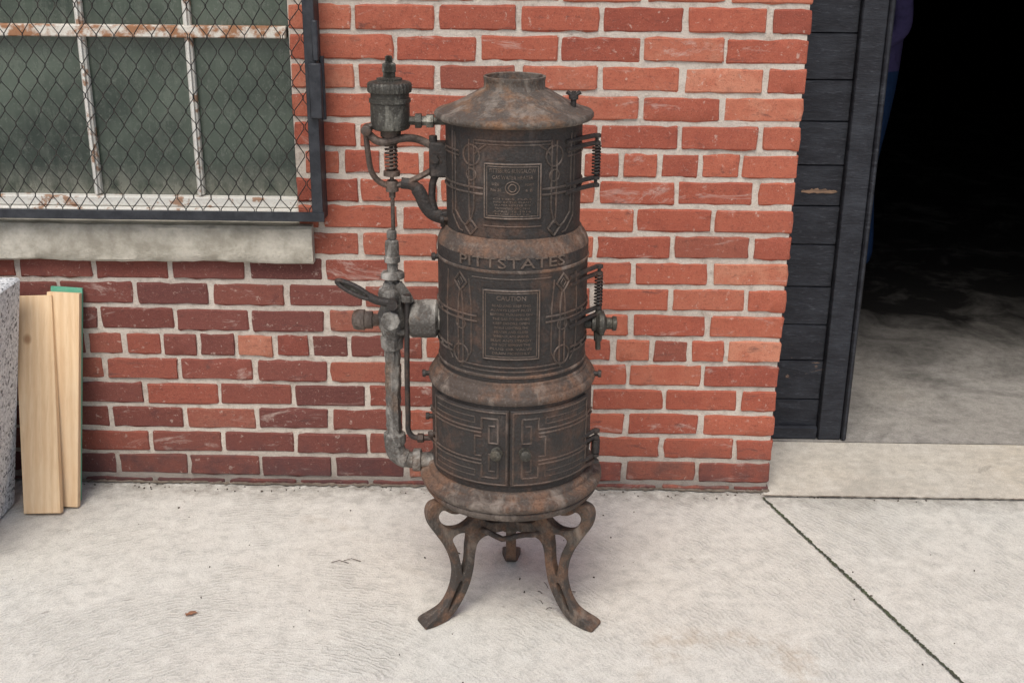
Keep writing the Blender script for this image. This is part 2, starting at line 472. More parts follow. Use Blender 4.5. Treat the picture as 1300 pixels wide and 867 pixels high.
for i in range(nx+1):
    x=x0s+(x1s-x0s)*i/nx
    for (y,z) in prof:
        d=mnoise.noise(Vector((x*9,y*30,z*30)))*.004+mnoise.noise(Vector((x*40,y*60,z*60)))*.002; vs.append((x,y+d,z+d*.7))
P=len(prof)
for i in range(nx):
    for k in range(P-1): fs.append((i*P+k,i*P+k+1,(i+1)*P+k+1,(i+1)*P+k))
fs.append(tuple(range(P))); fs.append(tuple(nx*P+k for k in range(P)))
s.add(vs,fs); s.obj('stone_sill',m_sill,bld)
w=M(); WY=.085
w.box((WX0,WY+.012,.80),(WX1,WY+.018,WZ1)); w.obj('window_panes',m_glass,bld,smooth=False)
w=M()
for xm in(-.912,-1.199,-1.488,-1.78): 
    w.box((xm-.010,WY-.006,.845),(xm+.010,WY+.011,WZ1),bev=.002)
    w.box((xm-.004,WY-.016,.845),(xm+.004,WY-.0065,WZ1),bev=.001)
w.box((WX0,WY-.022,.815),(WX1,WY+.011,.842),bev=.003)
w.box((WX0,WY-.04,.789),(WX1,WY+.02,.814),bev=.003)
w.obj('window_mullions',m_winpaint,bld)
w=M()
for zm in(1.285,1.735): w.box((WX0,WY-.020,zm-.015),(WX1-.021,WY+.0112,zm+.016),bev=.003)
w.obj('window_rails',m_winpaint2,bld)
w=M(); w.box((WX1-.002,.10,.79),(WX1+.0,.33,WZ1)); w.box((WX0,.12,.70),(WX1,.33,.80))
w.obj('window_reveal',m_mortar,bld,smooth=False)
w=M(); w.box((WX1-.016,WY-.01,.848),(WX1-.003,WY+.011,WZ1),bev=.002); w.obj('window_jamb',m_guardf,bld)
gd=M()
GX=-.547; GW=.029
gd.box((GX-GW,-.072,.812),(GX,-.064,2.3),bev=.001); gd.box((GX-.006,-.0635,.812),(GX,.002,2.3),bev=.001)
gd.box((-2.2,-.0745,.811),(GX+.003,-.0665,.836),bev=.001); gd.box((-2.2,-.0635,.809),(GX-.007,-.002,.815),bev=.001)
gd.box((-2.2,-.074,2.28),(GX,-.064,2.31))
gd.box((-2.2,-.074,.84),(-2.165,-.064,2.28))
gd.box((GX-.018,-.088,1.085),(GX+.014,-.0725,1.225),bev=.003); gd.box((GX-.006,-.086,1.23),(GX+.010,-.0725,1.33),bev=.003)
gd.tube([(GX+.012,-.06,1.08),(GX+.012,-.06,1.24)],.007,10)
gd.obj('guard_frame',m_guardf,bld)
wm=M(); cw=.0235; chh=.0375
ncol=int((2.2-.57)/cw)
for i in range(ncol):
    xc=-.576-i*cw
    pts=[];k=0
    zz=.83
    while zz<1.75:
        sg=1 if (k+i)%2 else -1
        jx=U(-.0018,.0018)+.004*mnoise.noise(Vector((xc*5,zz*5,3)))
        pts.append((xc+sg*cw*.44+jx,-.060+U(-.001,.001)+sg*.0012,zz+U(-.0018,.0018))); pts.append((xc+sg*cw*.44+jx,-.060+sg*.0012,zz+.009)); 
        zz+=chh; k+=1
    wm.tube(pts,.00125,4,cap=False)
wm.obj('guard_wire_mesh',m_wire,bld)
d=M(); DY=.372; DX=1.022
z=.012
while z<2.5:
    hgt=U(.118,.135)
    d.box((.2,DY+U(0,.0025),z),(DX-.087,DY+.035,z+hgt-.003),bev=.002); z+=hgt
d.box((.2,DY+.037,.012),(DX,DY+.05,2.5))
d.box((DX-.086,DY-.022,.008),(DX-.012,DY+.036,2.5),bev=.004)
d.box((DX-.0115,DY-.030,.008),(DX+.004,DY+.052,2.5),bev=.005)
d.box((.2,DY-.020,.008),(DX-.088,DY-.001,.050),bev=.004)
d.obj('black_sliding_door',m_door,bld)
ch_=M(); top=[];bot=[]
for i in range(19):
    x=.815+i*.006; tp=math.sin(i/18*pi)**.5
    top.append((x,DY-.0025,.813+.007*tp+U(-.003,.003))); bot.append((x,DY-.0025,.811-.004*tp+U(-.002,.002)))
ch_.add(top+bot,[(i,i+1,19+i+1,19+i) for i in range(18)]); ch_.obj('door_bare_patch',m_bare,bld)

# ------------------------------------------------------------------ heater
H=empty('gas_water_heater',(0,0,0)); AX,AY=-.035,-.606
def P(r,phi,z):
    return (AX+r*math.sin(phi),AY-r*math.cos(phi),z)
c0=(AX,AY,0)
b=M()
b.lathe([(.1440,.925),(.1445,.96),(.1452,1.05),(.1455,1.182),(.10,1.183)],c0,n=128,wob=.0006)
b.lathe([(.1635,.624),(.1645,.66),(.1648,.75),(.1650,.880),(.1655,.884),(.1655,.912),(.164,.918)],c0,n=128,wob=.0006)
b.lathe([(.1815,.372),(.1822,.40),(.1825,.5),(.1825,.594)],c0,n=128)
b.obj('drum_shell',m_iron,H)
b=M()
b.lathe([(.1655,.913),(.1640,.919),(.161,.927),(.156,.935),(.151,.939),(.149,.9465),(.1455,.948),(.144,.948)],c0,n=128,wob=.0008)
b.lathe([(.1825,.590),(.1875,.592),(.1895,.597),(.1895,.604),(.187,.609),(.183,.611),(.181,.618),(.176,.626),(.170,.629),(.169,.634),(.1655,.636),(.163,.636)],c0,n=128,wob=.0010)
b.lathe([(.1655,.879),(.1672,.881),(.1672,.885),(.1650,.887)],c0,n=128)
b.lathe([(.1642,.645),(.1665,.647),(.1665,.651),(.1645,.653)],c0,n=128)
b.lathe([(.12,.318),(.190,.318),(.196,.321),(.203,.331),(.204,.337),(.200,.341),(.207,.344),(.2125,.352),(.2125,.359),(.209,.365),(.199,.368),(.194,.371),(.193,.378),(.190,.383),(.183,.386),(.181,.386)],c0,n=128,wob=.0016)
b.obj('rusted_rings',m_rust,H)
b=M()
b.lathe([(.135,1.176),(.160,1.176),(.1665,1.179),(.169,1.183),(.169,1.188),(.166,1.192),(.158,1.194),(.145,1.199),(.128,1.206),(.108,1.216),(.088,1.227),(.076,1.234),(.070,1.237),(.0665,1.238),(.0645,1.241),(.0640,1.254),(.0655,1.258),(.0655,1.263),(.063,1.264),(.060,1.262),(.059,1.245),(.059,1.20)],c0,n=128,wob=.0018)
b.obj('conical_lid',m_lid,H)
b=M(); b.lathe([(.059,1.21),(.001,1.21)],c0,n=48); b.lathe([(.1,.40),(.18,.40)],c0); b.obj('inner_dark',m_dark,H)
b=M(); q=P(.128,math.radians(75),1.2)
b.lathe([(.006,0),(.006,.014),(.010,.016),(.010,.022),(.005,.024),(.005,.032)],(q[0],q[1],1.205),n=16,capt=True)
b.tube([(q[0]-.014,q[1],1.236),(q[0]-.006,q[1],1.230),(q[0]+.006,q[1],1.230),(q[0]+.014,q[1],1.236)],[.005,.004,.004,.005],8)
b.obj('lid_wing_nut',m_iron,H)

rel=M()
def stroke(pts,r,w=.0023,closed=False,m=None,n=6):
    out=[]
    N=len(pts)
    rng=range(N) if closed else range(N-1)
    for i in rng:
        a_=pts[i]; c_=pts[(i+1)%N]
        st=max(1,int(abs(c_[0]-a_[0])/2.5), int(abs(c_[1]-a_[1])/.012))
        for k in range(st): 
            t=k/st; out.append(P(r-.0001,math.radians(a_[0]+(c_[0]-a_[0])*t),a_[1]+(c_[1]-a_[1])*t))
    if not closed: out.append(P(r-.0001,math.radians(pts[-1][0]),pts[-1][1]))
    (m or rel).tube(out,w,n,closed=closed)
def circ(ph,z,rad,r,w=.0023):
    k=math.degrees(rad/r)
    stroke([(ph+k*math.cos(t*2*pi/24),z+rad*math.sin(t*2*pi/24)) for t in range(24)],r,w,True)
def bolt(ph,z,r,rad=.005,m=None):
    p=Vector(P(r-.002,math.radians(ph),z)); n_=Vector((math.sin(math.radians(ph)),-math.cos(math.radians(ph)),0))
    (m or rel).tube([p,p+n_*.003,p+n_*.005],[rad,rad,rad*.5],10)
R1=.1457
for sg in(-1,1):
    A=lambda pts:[(sg*p,z) for p,z in pts]
    for o_ in(0,5.0):
        stroke(A([(33+o_,1.150),(33+o_,1.01),(35.5+o_*.35,.985),(36+o_*.2,.978)]),R1)
    stroke(A([(36.5,.985),(42.5,.968),(36.5,.951),(30.5,.968)]),R1,.0028,True)
    circ(sg*36,1.118,.021,R1)
    circ(sg*36,1.078,.012,R1,.0020)
    for zz in(1.122,1.113): stroke(A([(50,zz),(70,zz),(90,zz),(120,zz)]),R1)
    for zz in(1.052,1.040): stroke(A([(24,zz),(60,zz),(90,zz),(120,zz)]),R1,.0028)
    stroke(A([(55,1.16),(55,.995),(47,.975),(42,.968)]),R1,.0022)
    stroke(A([(60,1.16),(60,.985),(50,.957),(45,.955)]),R1,.0018)
    stroke(A([(22,1.142),(29,1.130),(33,1.118)]),R1)
    bolt(sg*62,1.046,R1,.006); bolt(sg*78,1.118,R1,.005)
stroke([(-33,1.150),(33,1.150)],R1); stroke([(-33,1.143),(33,1.143)],R1,.0017)
stroke([(-24,.975),(24,.975)],R1,.0017)
R2=.1652
for sg in(-1,1):
    A=lambda pts:[(sg*p,z) for p,z in pts]
    stroke(A([(41,.872),(47,.852),(41,.832),(35,.852)]),R2,.0028,True)
    stroke(A([(41,.862),(43.5,.852),(41,.842),(38.5,.852)]),R2,.0017,True)
    for o_ in(-2.4,2.4):
        stroke(A([(41+o_*.3,.834),(41+o_*.8,.815),(41+o_,.79),(41+o_,.672)]),R2)
    circ(sg*41,.690,.021,R2); circ(sg*41,.760,.013,R2,.0020)
    for zz in(.782,.770): stroke(A([(26,zz),(60,zz),(90,zz),(120,zz)]),R2,.0028)
    for zz in(.700,.689): stroke(A([(50,zz),(90,zz),(120,zz)]),R2,.0028)
    stroke(A([(33,.862),(31,.80),(31,.70),(35,.68),(41,.66)]),R2,.0019)
    stroke(A([(55,.87),(57,.80),(57,.70),(50,.672)]),R2,.0019)
    bolt(sg*66,.776,R2,.006); bolt(sg*66,.695,R2,.006)
stroke([(-40,.672),(40,.672)],R2); stroke([(-40,.662),(40,.662)],R2,.0018)
stroke([(-30,.868),(30,.868)],R2,.0018)
R3=.1885
dm=M()
def cplate(m,r0,r1,p0,p1,z0,z1,n=24,bev=.0015):
    vs=[]
    for i in range(n+1):
        ph=math.radians(p0+(p1-p0)*i/n)
        for (r,z) in((r0,z0),(r1-bev,z0),(r1,z0+bev),(r1,z1-bev),(r1-bev,z1),(r0,z1)): vs.append(P(r,ph,z))
    fs=[]
    for i in range(n):
        for k in range(6):
            l=(k+1)%6; fs.append((i*6+k,i*6+l,(i+1)*6+l,(i+1)*6+k))
    fs.append(tuple(range(6))); fs.append(tuple(n*6+k for k in range(6)))
    m.add(vs,fs)
cplate(dm,.181,R3,-64,-.9,.402,.582)
cplate(dm,.181,R3+.001,.3,64,.402,.582)
dm.obj('firebox_doors',m_iron,H)
for sg in(-1,1):
    A=lambda pts:[(sg*p,z) for p,z in pts]
    stroke(A([(2.2,.407),(62,.407),(62,.577),(2.2,.577)]),R3+.0008,.0026,True)
    for zz in(.536,.527): stroke(A([(19,zz),(62,zz),(74,zz)]),R3,.0028)
    for zz in(.462,.453): stroke(A([(19,zz),(62,zz),(74,zz)]),R3,.0028)
    stroke(A([(8,.562),(19,.562),(19,.536)]),R3,.0028); stroke(A([(8,.562),(8,.505),(14,.505),(14,.545),(10,.545)]),R3,.0028)
    stroke(A([(8,.422),(19,.422),(19,.453)]),R3,.0028); stroke(A([(8,.422),(8,.478),(14,.478),(14,.438),(10,.438)]),R3,.0028)
    stroke(A([(24,.562),(24,.548),(60,.548)]),R3,.0018); stroke(A([(24,.422),(24,.436),(60,.436)]),R3,.0018)
    stroke(A([(24,.562),(60,.562)]),R3,.0018); stroke(A([(24,.422),(60,.422)]),R3,.0018)
    stroke(A([(19,.518),(24,.518),(24,.472),(19,.472)]),R3,.0024)
    bolt(sg*63,.532,R3,.006); bolt(sg*63,.457,R3,.006)
rel.obj('raised_ornament',m_rel,H)
kb=M()
for ph in(-8.5,9.5):
    p=Vector(P(R3,math.radians(ph),.484)); n_=Vector((math.sin(math.radians(ph)),-math.cos(math.radians(ph)),0))
    kb.tube([p,p+n_*.004,p+n_*.0045,p+n_*.012,p+n_*.013,p+n_*.020,p+n_*.024],[.013,.013,.006,.006,.012,.0125,.007],16)
kb.obj('door_knobs',m_brass,H)
pl=M()
cplate(pl,.143,.1505,-23.6,23.6,.990,1.108); cplate(pl,.163,.1705,-21.2,21.2,.690,.847)
pl.obj('name_plates',m_plate,H)
tx=M()
def frame_on(r,ph,z0,z1,w): stroke([(-ph,z0),(ph,z0),(ph,z1),(-ph,z1)],r,w,True,tx)
frame_on(.1505,22.4,.993,1.105,.0018); frame_on(.1505,20.4,.998,1.100,.0010)
frame_on(.1705,20.2,.693,.844,.0018); frame_on(.1705,18.6,.698,.839,.0010)
def text(sx,size,z,r,width=None,ext=.0007,m=None,cs=0):
    cu=bpy.data.curves.new('t','FONT'); cu.body=sx; cu.size=size; cu.align_x='CENTER'; cu.align_y='CENTER'; cu.extrude=ext; cu.resolution_u=2
    o=bpy.data.objects.new('t',cu); COL.objects.link(o)
    dg=bpy.context.evaluated_depsgraph_get(); me_=o.evaluated_get(dg).to_mesh()
    xs=[v.co.x for v in me_.vertices]
    if xs:
        wd=max(xs)-min(xs); k=(width/wd) if width else 1
        vs=[P(r+v.co.z,(cs+v.co.x*k)/r,z+v.co.y) for v in me_.vertices]
        (m or tx).add(vs,[tuple(p.vertices) for p in me_.polygons])
    bpy.data.objects.remove(o); bpy.data.curves.remove(cu)
text('PITTSBURG BUNGALOW',.0125,1.0915,.1508,.095)
text('GAS WATER HEATER',.0105,1.078,.1508,.084)
text('SIZE',.007,1.064,.1508,.016,cs=-.035); text('FORM',.007,1.064,.1508,.018,cs=.035)
text('No 30',.008,1.052,.1508,.022,cs=-.034); text('6 B',.008,1.052,.1508,.014,cs=.034)
for i,zz in enumerate((1.034,1.0275,1.021,1.0145,1.008,1.0025)): text(['CITIES GAS','MFD BY THE PLANT','WATER HEATER CO','PATENTED DEC 1912','APRIL 15 1916','MADE IN U S A'][i],.0052,zz,.1508,U(.07,.092))
stroke([(5.5*math.cos(t*pi/8),1.057+.013*math.sin(t*pi/8)) for t in range(16)],.1512,.0012,True,tx)
stroke([(3*math.cos(t*pi/5),1.057+.008*math.sin(t*pi/5)) for t in range(10)],.1512,.0014,True,tx)
text('CAUTION',.014,.828,.1708,.062)
ln=['READ AND KEEP THIS','ALWAYS LIGHT PILOT','BEFORE TURNING ON','THE GAS TO BURNER','KEEP DOORS OPEN','WHILE LIGHTING THE','HEATER AND CLOSE','WHEN FLAME BURNS','BLUE AND STEADY','DO NOT REMOVE THE','PLUG OR VALVE','DRAIN MONTHLY']
for i,t_ in enumerate(ln): text(t_,.0072,.812-i*.0096,.1708,U(.070,.096))
tx.obj('plate_lettering',m_text,H)
bt=M(); text('PITTSTATES',.031,.9015,.1664,.238,.0020,bt); bt.obj('band_lettering',m_text,H)

hg=M()
def coil(m,x,y,z0,z1,R,turns,w=.0018):
    n=turns*12
    m.tube([(x+R*math.cos(i/12*2*pi),y+R*math.sin(i/12*2*pi),z0+(z1-z0)*i/n) for i in range(n+1)],w,6)
def hinge(hx,hy,z0,z1,rd,phd=80):
    coil(hg,hx,hy,z0+.014,z1-.014,.0078,9,.0023)
    hg.tube([(hx,hy,z0-.006),(hx,hy,z1+.006)],.0038,8)
    for zz in(z0,z1):
        e=.008
        for dz in(-e,e):
            s0=P(rd,math.radians(phd-32),zz+dz); s1=P(rd+.005,math.radians(phd-8),zz+dz)
            hg.tube([s0,s1,(hx-.006,hy-.002,zz+dz),(hx+.006,hy,zz+dz)],.0052,8)
        hg.lathe([(.007,-.004),(.0085,-.003),(.0085,.003),(.007,.004)],(hx,hy,zz+e),n=14,capb=True,capt=True)
        hg.lathe([(.007,-.004),(.0085,-.003),(.0085,.003),(.007,.004)],(hx,hy,zz-e),n=14,capb=True,capt=True)
hinge(AX+.176,AY-.015,1.045,1.135,.146)
hinge(AX+.190,AY-.02,.755,.850,.165)
hinge(AX+.193,AY-.06,.415,.475,.183,70)
for ph,zz,r in((-80,.960,.146),(-78,.88,.166),(-82,.604,.19),(84,.606,.19),(-70,.47,.184),(-88,.49,.184)):
    p=Vector(P(r-.004,math.radians(ph),zz)); n_=Vector((math.sin(math.radians(ph)),-math.cos(math.radians(ph)),0))
    hg.tube([p,p+n_*.010,p+n_*.011,p+n_*.018],[.006,.006,.009,.008],10)
hg.obj('spring_hinges',m_iron,H)
dc=M(); zc=.726
dc.lathe([(.012,.150),(.012,.176),(.018,.178),(.018,.186),(.022,.188),(.028,.194),(.028,.204),(.019,.207),(.013,.211),(.013,.222),(.017,.224),(.016,.232),(.006,.234)],(AX,AY-.02,zc),'x',24,capt=True)
dc.tube([(AX+.192,AY-.02,zc-.018),(AX+.192,AY-.022,zc-.040),(AX+.192,AY-.024,zc-.041),(AX+.193,AY-.024,zc-.060)],[.010,.009,.006,.006],12)
dc.tube([(AX+.192,AY-.02,zc+.02),(AX+.192,AY-.02,zc+.032)],[.009,.007],10)
dc.obj('drain_cock',m_brass,H)

GXc=AX-.262; GY=AY-.005
lv=M()
lv.lathe([(.020,1.147),(.034,1.149),(.040,1.152),(.042,1.158),(.0415,1.162),(.0415,1.205),(.044,1.207),(.044,1.214),(.0405,1.216),(.0405,1.236)],(GXc,GY,0),n=48,capb=True)
lv.lathe([(.0405,1.226),(.045,1.228),(.046,1.232),(.046,1.244),(.043,1.248),(.030,1.251),(.026,1.252),(.026,1.256),(.012,1.258),(.012,1.268),(.0135,1.269),(.0135,1.284),(.011,1.287),(.007,1.288),(.0065,1.300),(.004,1.302)],(GXc,GY,0),n=120,lobes=30,lob=.0009,capt=True)
lv.lathe([(.010,.035),(.010,.052),(.0165,.053),(.0165,.066),(.011,.067),(.011,.076),(.015,.077),(.015,.092),(.009,.093),(.009,.145)],(GXc,GY,1.168),'x',6,capt=True)
lv.obj('thermostat_canister',m_brass,H)
lv=M()
coil(lv,GXc,GY,1.062,1.135,.0120,9,.0026)
lv.tube([(GXc,GY,1.15),(GXc,GY,.90)],.0045,10)
lv.lathe([(.018,1.050),(.018,1.060),(.007,1.062)],(GXc,GY,0),n=20,capb=True)
lv.lathe([(.016,1.130),(.022,1.135),(.022,1.147)],(GXc,GY,0),n=20,capb=True)
lv.tube(catmull([(GXc-.036,GY-.01,1.160),(GXc-.050,GY-.012,1.148),(GXc-.048,GY-.012,1.10),(GXc-.042,GY-.01,1.060),(GXc-.025,GY-.004,1.036),(GXc,GY,1.028),(GXc+.03,GY,1.034),(GXc+.06,GY,1.048),(GXc+.085,GY,1.062)],6),[.0085]*49,10,flat=.75)
lv.tube(catmull([(GXc-.045,GY-.012,1.140),(GXc-.02,GY-.016,1.125),(GXc+.03,GY-.012,1.133),(GXc+.06,GY,1.128),(GXc+.095,GY,1.112),(GXc+.12,GY,1.105)],6),.0085,10)
lv.lathe([(.008,-.018),(.011,-.016),(.011,.016),(.008,.018)],(GXc-.049,GY-.012,1.150),'y',14,capb=True,capt=True)
lv.lathe([(.014,1.016),(.014,1.036),(.010,1.040)],(GXc,GY,0),n=16,capb=True)
lv.lathe([(.007,1.002),(.007,1.016)],(GXc,GY,0),n=6,capb=True)
lv.obj('spring_yoke',m_rel,H)
lv=M()
lv.box((GXc+.082,GY-.018,1.050),(AX-.138,GY+.018,1.125),bev=.004)
lv.tube([(GXc+.09,GY,1.125),(GXc+.09,GY,1.137)],.009,10); lv.tube([(GXc+.095,GY-.018,1.09),(GXc+.095,GY-.026,1.09)],.009,6)
lv.tube(catmull([(GXc+.02,GY,1.034),(GXc+.045,GY,1.030),(GXc+.060,GY,1.012),(GXc+.072,GY,.985),(GXc+.09,GY,.966),(AX-.140,GY,.957)],8),[.0095]*12+[.0115]*29,10,flat=1.3)
lv.tube(catmull([(GXc+.098,GY,1.058),(GXc+.088,GY,1.035),(GXc+.086,GY,1.0),(GXc+.092,GY,.975)],6),.008,10)
lv.box((AX-.158,GY-.014,.94),(AX-.138,GY+.014,.975),bev=.003)
lv.obj('drum_bracket',m_iron,H)
V0=AX-.268
lv=M()
lv.lathe([(.007,.930),(.011,.928),(.011,.912),(.008,.910),(.0145,.905),(.0155,.895),(.0155,.872),(.0175,.870),(.0175,.858),(.012,.855),(.012,.836),(.024,.834),(.0265,.830),(.0265,.822),(.022,.820),(.014,.816),(.014,.80)],(V0+.002,GY,0),n=24,capb=True)
lv.lathe([(.012,.815),(.018,.81),(.020,.80),(.029,.795),(.0315,.785),(.027,.775),(.024,.765),(.028,.745),(.033,.732),(.033,.712),(.028,.700),(.024,.690),(.020,.672)],(V0,GY,0),n=28,capb=True,capt=True,wob=.008)
lv.lathe([(.02,0),(.022,.002),(.022,.012),(.018,.014),(.018,.03),(.022,.032),(.022,.04)],(V0-.0,GY-.05,.735),'y',8,capb=True,capt=True)
lv.tube([(V0+.012,GY-.01,.81),(V0+.032,GY-.014,.782),(V0+.042,GY-.014,.768)],[.012,.013,.010],12)
lv.lathe([(.010,0),(.012,.002),(.012,.014),(.009,.016)],(V0+.034,GY-.03,.775),'z',8,capb=True,capt=True)
lv.tube([(V0-.02,GY-.02,.70),(V0+.03,GY-.02,.70)],.007,6)
lv.obj('gas_valve_body',m_pipe,H)
lv=M()
cx_,cz_=V0-.078,.808
lv.tube(catmull([(V0+.005,GY-.046,.776),(V0-.025,GY-.05,.783),(V0-.045,GY-.05,.792)],6),[.0095]*13,10)
ring=[]
for t in range(40):
    an=t/40*2*pi; uu=.040*math.cos(an); vv=.0125*math.sin(an)
    ring.append((cx_+uu*.9-vv*.3, GY-.05, cz_-uu*.42+vv*.92))
lv.tube(ring,.0055,8,closed=True)
lv.tube([(V0+.006,GY-.036,.775),(V0+.006,GY-.058,.775)],.012,12)
lv.obj('valve_lever',m_iron,H)
lv=M(); lv.add([(p[0],GY-.049,p[2]) for p in ring]+[(p[0],GY-.045,p[2]) for p in ring],[tuple(range(40)),tuple(range(79,39,-1))]); lv.obj('lever_web',m_brass,H)
lv=M()
lv.lathe([(.012,-.03),(.014,-.045),(.019,-.046),(.020,-.062),(.023,-.064),(.023,-.080),(.020,-.088),(.010,-.092)],(V0,GY,.722),'x',20,capt=True,wob=.002)
lv.obj('pipe_plug',m_rust,H)
lv=M()
lv.lathe([(.018,.020),(.020,.036),(.038,.040),(.0415,.046),(.041,.060),(.043,.075),(.042,.098),(.036,.102),(.030,.104),(.030,.118)],(V0,GY,.728),'x',32,wob=.005,capb=True,capt=True)
V1=AX-.272
pr=[(.017,.69),(.018,.684),(.025,.680),(.025,.656),(.018,.652)]+[(.0178+.0012*math.sin(i*1.7),.645-.0095*i) for i in range(20)]+[(.0165,.452),(.018,.448),(.025,.444),(.026,.432),(.025,.420),(.020,.416)]
lv.lathe(pr,(V1,GY,0),n=20,wob=.006)
lv.tube(catmull([(V1,GY,.43),(V1,GY,.408),(V1+.008,GY,.390),(V1+.026,GY,.379),(V1+.05,GY-.0,.376),(V1+.10,GY,.378)],7),[.023]*14+[.022]*8+[.019]*14,16)
lv.lathe([(.024,.042),(.027,.044),(.027,.060),(.024,.062)],(V1,GY,.377),'x',12,capb=True,capt=True)
lv.obj('crusted_gas_pipe',m_pipe,H)
lv=M()
xx=AX-.236
lv.tube(catmull([(xx+.004,GY-.03,.785),(xx+.002,GY-.03,.70),(xx,GY-.03,.60),(xx,GY-.03,.50),(xx,GY-.03,.466),(xx+.012,GY-.03,.449),(xx+.035,GY-.028,.446),(xx+.06,GY-.025,.446)],6),.0062,10)
lv.lathe([(.009,.02),(.011,.022),(.011,.034),(.008,.036)],(xx,GY-.028,.446),'x',6,capb=True,capt=True)
lv.lathe([(.009,.778),(.0095,.792)],(xx+.004,GY-.03,0),n=6,capb=True,capt=True)
lv.obj('pilot_tube',m_iron,H)

outl=[(.150,.319),(.195,.319),(.214,.312),(.220,.292),(.213,.262),(.193,.228),(.172,.192),(.157,.152),(.153,.115),(.162,.075),(.182,.042),(.208,.024),(.230,.014),(.238,.006),(.232,.0),(.200,.0),(.178,.003),(.156,.018),(.134,.048),(.116,.085),(.106,.125),(.101,.165),(.094,.188),(.078,.200),(.045,.203),(.012,.204),(.012,.224),(.045,.228),(.070,.238),(.084,.262),(.080,.288),(.064,.305),(.060,.318),(.100,.319)]
h1=[(.104,.300),(.097,.278),(.106,.254),(.135,.238),(.167,.242),(.188,.262),(.195,.284),(.182,.296),(.160,.282),(.140,.278),(.122,.290)]
h2=[(.117,.215),(.119,.180),(.122,.140),(.134,.112),(.140,.145),(.148,.180),(.160,.214),(.140,.226)]
h3=[(.132,.090),(.143,.060),(.162,.033),(.174,.026),(.164,.052),(.150,.083),(.140,.098)]
def legmesh(ang):
    cu=bpy.data.curves.new('leg','CURVE'); cu.dimensions='2D'; cu.fill_mode='BOTH'; cu.extrude=.0095; cu.bevel_depth=.0032; cu.bevel_resolution=2; cu.offset=-.0018
    for pts in(outl,h1,h2,h3):
        q=catmull([(p[0],p[1],0) for p in pts],5,True)
        sp=cu.splines.new('POLY'); sp.points.add(len(q)-1); sp.use_cyclic_u=True
        for i,p in enumerate(q): sp.points[i].co=(p.x,max(.001,p.y),0,1)
    o=bpy.data.objects.new('t',cu); COL.objects.link(o)
    dg=bpy.context.evaluated_depsgraph_get(); me_=o.evaluated_get(dg).to_mesh()
    vs=[]
    for v in me_.vertices:
        r,z,t=v.co.x,v.co.y,v.co.z
        t*=1+max(0,min(1,(r-.165)/.05))*max(0,min(1,(.05-z)/.04))*.9
        vs.append((AX+r*math.sin(ang)+t*math.cos(ang),AY-r*math.cos(ang)+t*math.sin(ang),max(0.0005,z)))
    lg.add(vs,[tuple(p.vertices) for p in me_.polygons])
    bpy.data.objects.remove(o); bpy.data.curves.remove(cu)
lg=M()
for an in(60,-60,180): legmesh(math.radians(an))
lg.lathe([(.022,.196),(.026,.200),(.026,.232),(.022,.236)],c0,n=24,capb=True,capt=True)
lg.tube([P(.085,math.radians(t*12),.218+.006*math.sin(t)) for t in range(30)],.007,8,closed=True)
lg.obj('cabriole_legs',m_leg,H,sharp=50)

# ------------------------------------------------------------------ boards and slab on the left
def leaning(name,xb,yb,xt,yt,zt,w,t,mat,bz=.002):
    m=M(); 
    B=Vector((xb,yb,bz)); T=Vector((xt,yt,zt)); d_=(T-B).normalized(); xx=Vector((1,0,0)); xx=(xx-d_*xx.dot(d_)).normalized(); n_=xx.cross(d_)
    Ln=(T-B).length
    R=Matrix((xx,n_,d_)).transposed()
    m.box((-w/2,-t/2,0),(w/2,t/2,Ln),bev=.0015)
    m.v=[tuple(R@Vector(p)+B) for p in m.v]
    o=m.obj(name,mat); return o
leaning('wooden_board',-1.342,-.215,-1.364,-.040,.585,.104,.020,m_wood,.006)
leaning('wooden_board.001',-1.303,-.172,-1.283,-.030,.592,.090,.020,m_wood,.006)
leaning('green_board',-1.312,-.130,-1.281,-.012,.602,.088,.010,m_green,.004)
sl=M(); sl.box((-1.95,-.60,.002),(-1.447,-.157,.655),bev=.006)
sl.v=[(p[0]+.080*p[2]/.655,p[1]+.06*p[2]/.655,p[2]) for p in sl.v]
sl.obj('stone_slab',m_granite)

# ------------------------------------------------------------------ litter
def leaf(name,x,y,s,rot):
    m=M(); vs=[(0,0,.003)]; n=14
    for i in range(n):
        a_=i/n*2*pi; r=s*(1 if i%2 else .62)*(1+.3*math.cos(a_)); vs.append((r*math.cos(a_)*1.3,r*math.sin(a_)*.7,.003+U(0,.25)*s))
    m.add(vs,[(0,i+1,(i+1)%n+1) for i in range(n)])
    R=Matrix.Rotation(rot,3,'Z'); m.v=[tuple(R@Vector(p)+Vector((x,y,.001))) for p in m.v]
    return m.obj(name,m_leaf)
leaf('dry_leaf',-.80,-.70,.014,.5)
tw=M()
for _ in range(9):
    x,y=.07+U(-.035,.035),-.60+U(-.06,.06); a_=U(0,pi); l_=U(.008,.030)
    tw.tube([(x,y,.003),(x+l_*math.cos(a_)*.5,y+l_*math.sin(a_)*.5,.006),(x+l_*math.cos(a_),y+l_*math.sin(a_),.003)],.0009,5)
for _ in range(160):
    x,y=U(-1.3,1.2),random.choice([U(-.06,-.02),U(-.06,-.02),U(-1.3,-.1)]); s_=U(.001,.003)
    tw.box((x,y,.001),(x+s_*U(1,2.5),y+s_,.001+s_),rot=Matrix.Rotation(U(0,3),3,'Z'))
for (x,y) in((-.50,-.45),(-.47,-.44)):
    tw.tube([(x,y,.003),(x+.02,y+.006,.006),(x+.045,y-.002,.003)],.0010,5)
tw.obj('twigs_and_grit',m_twig)

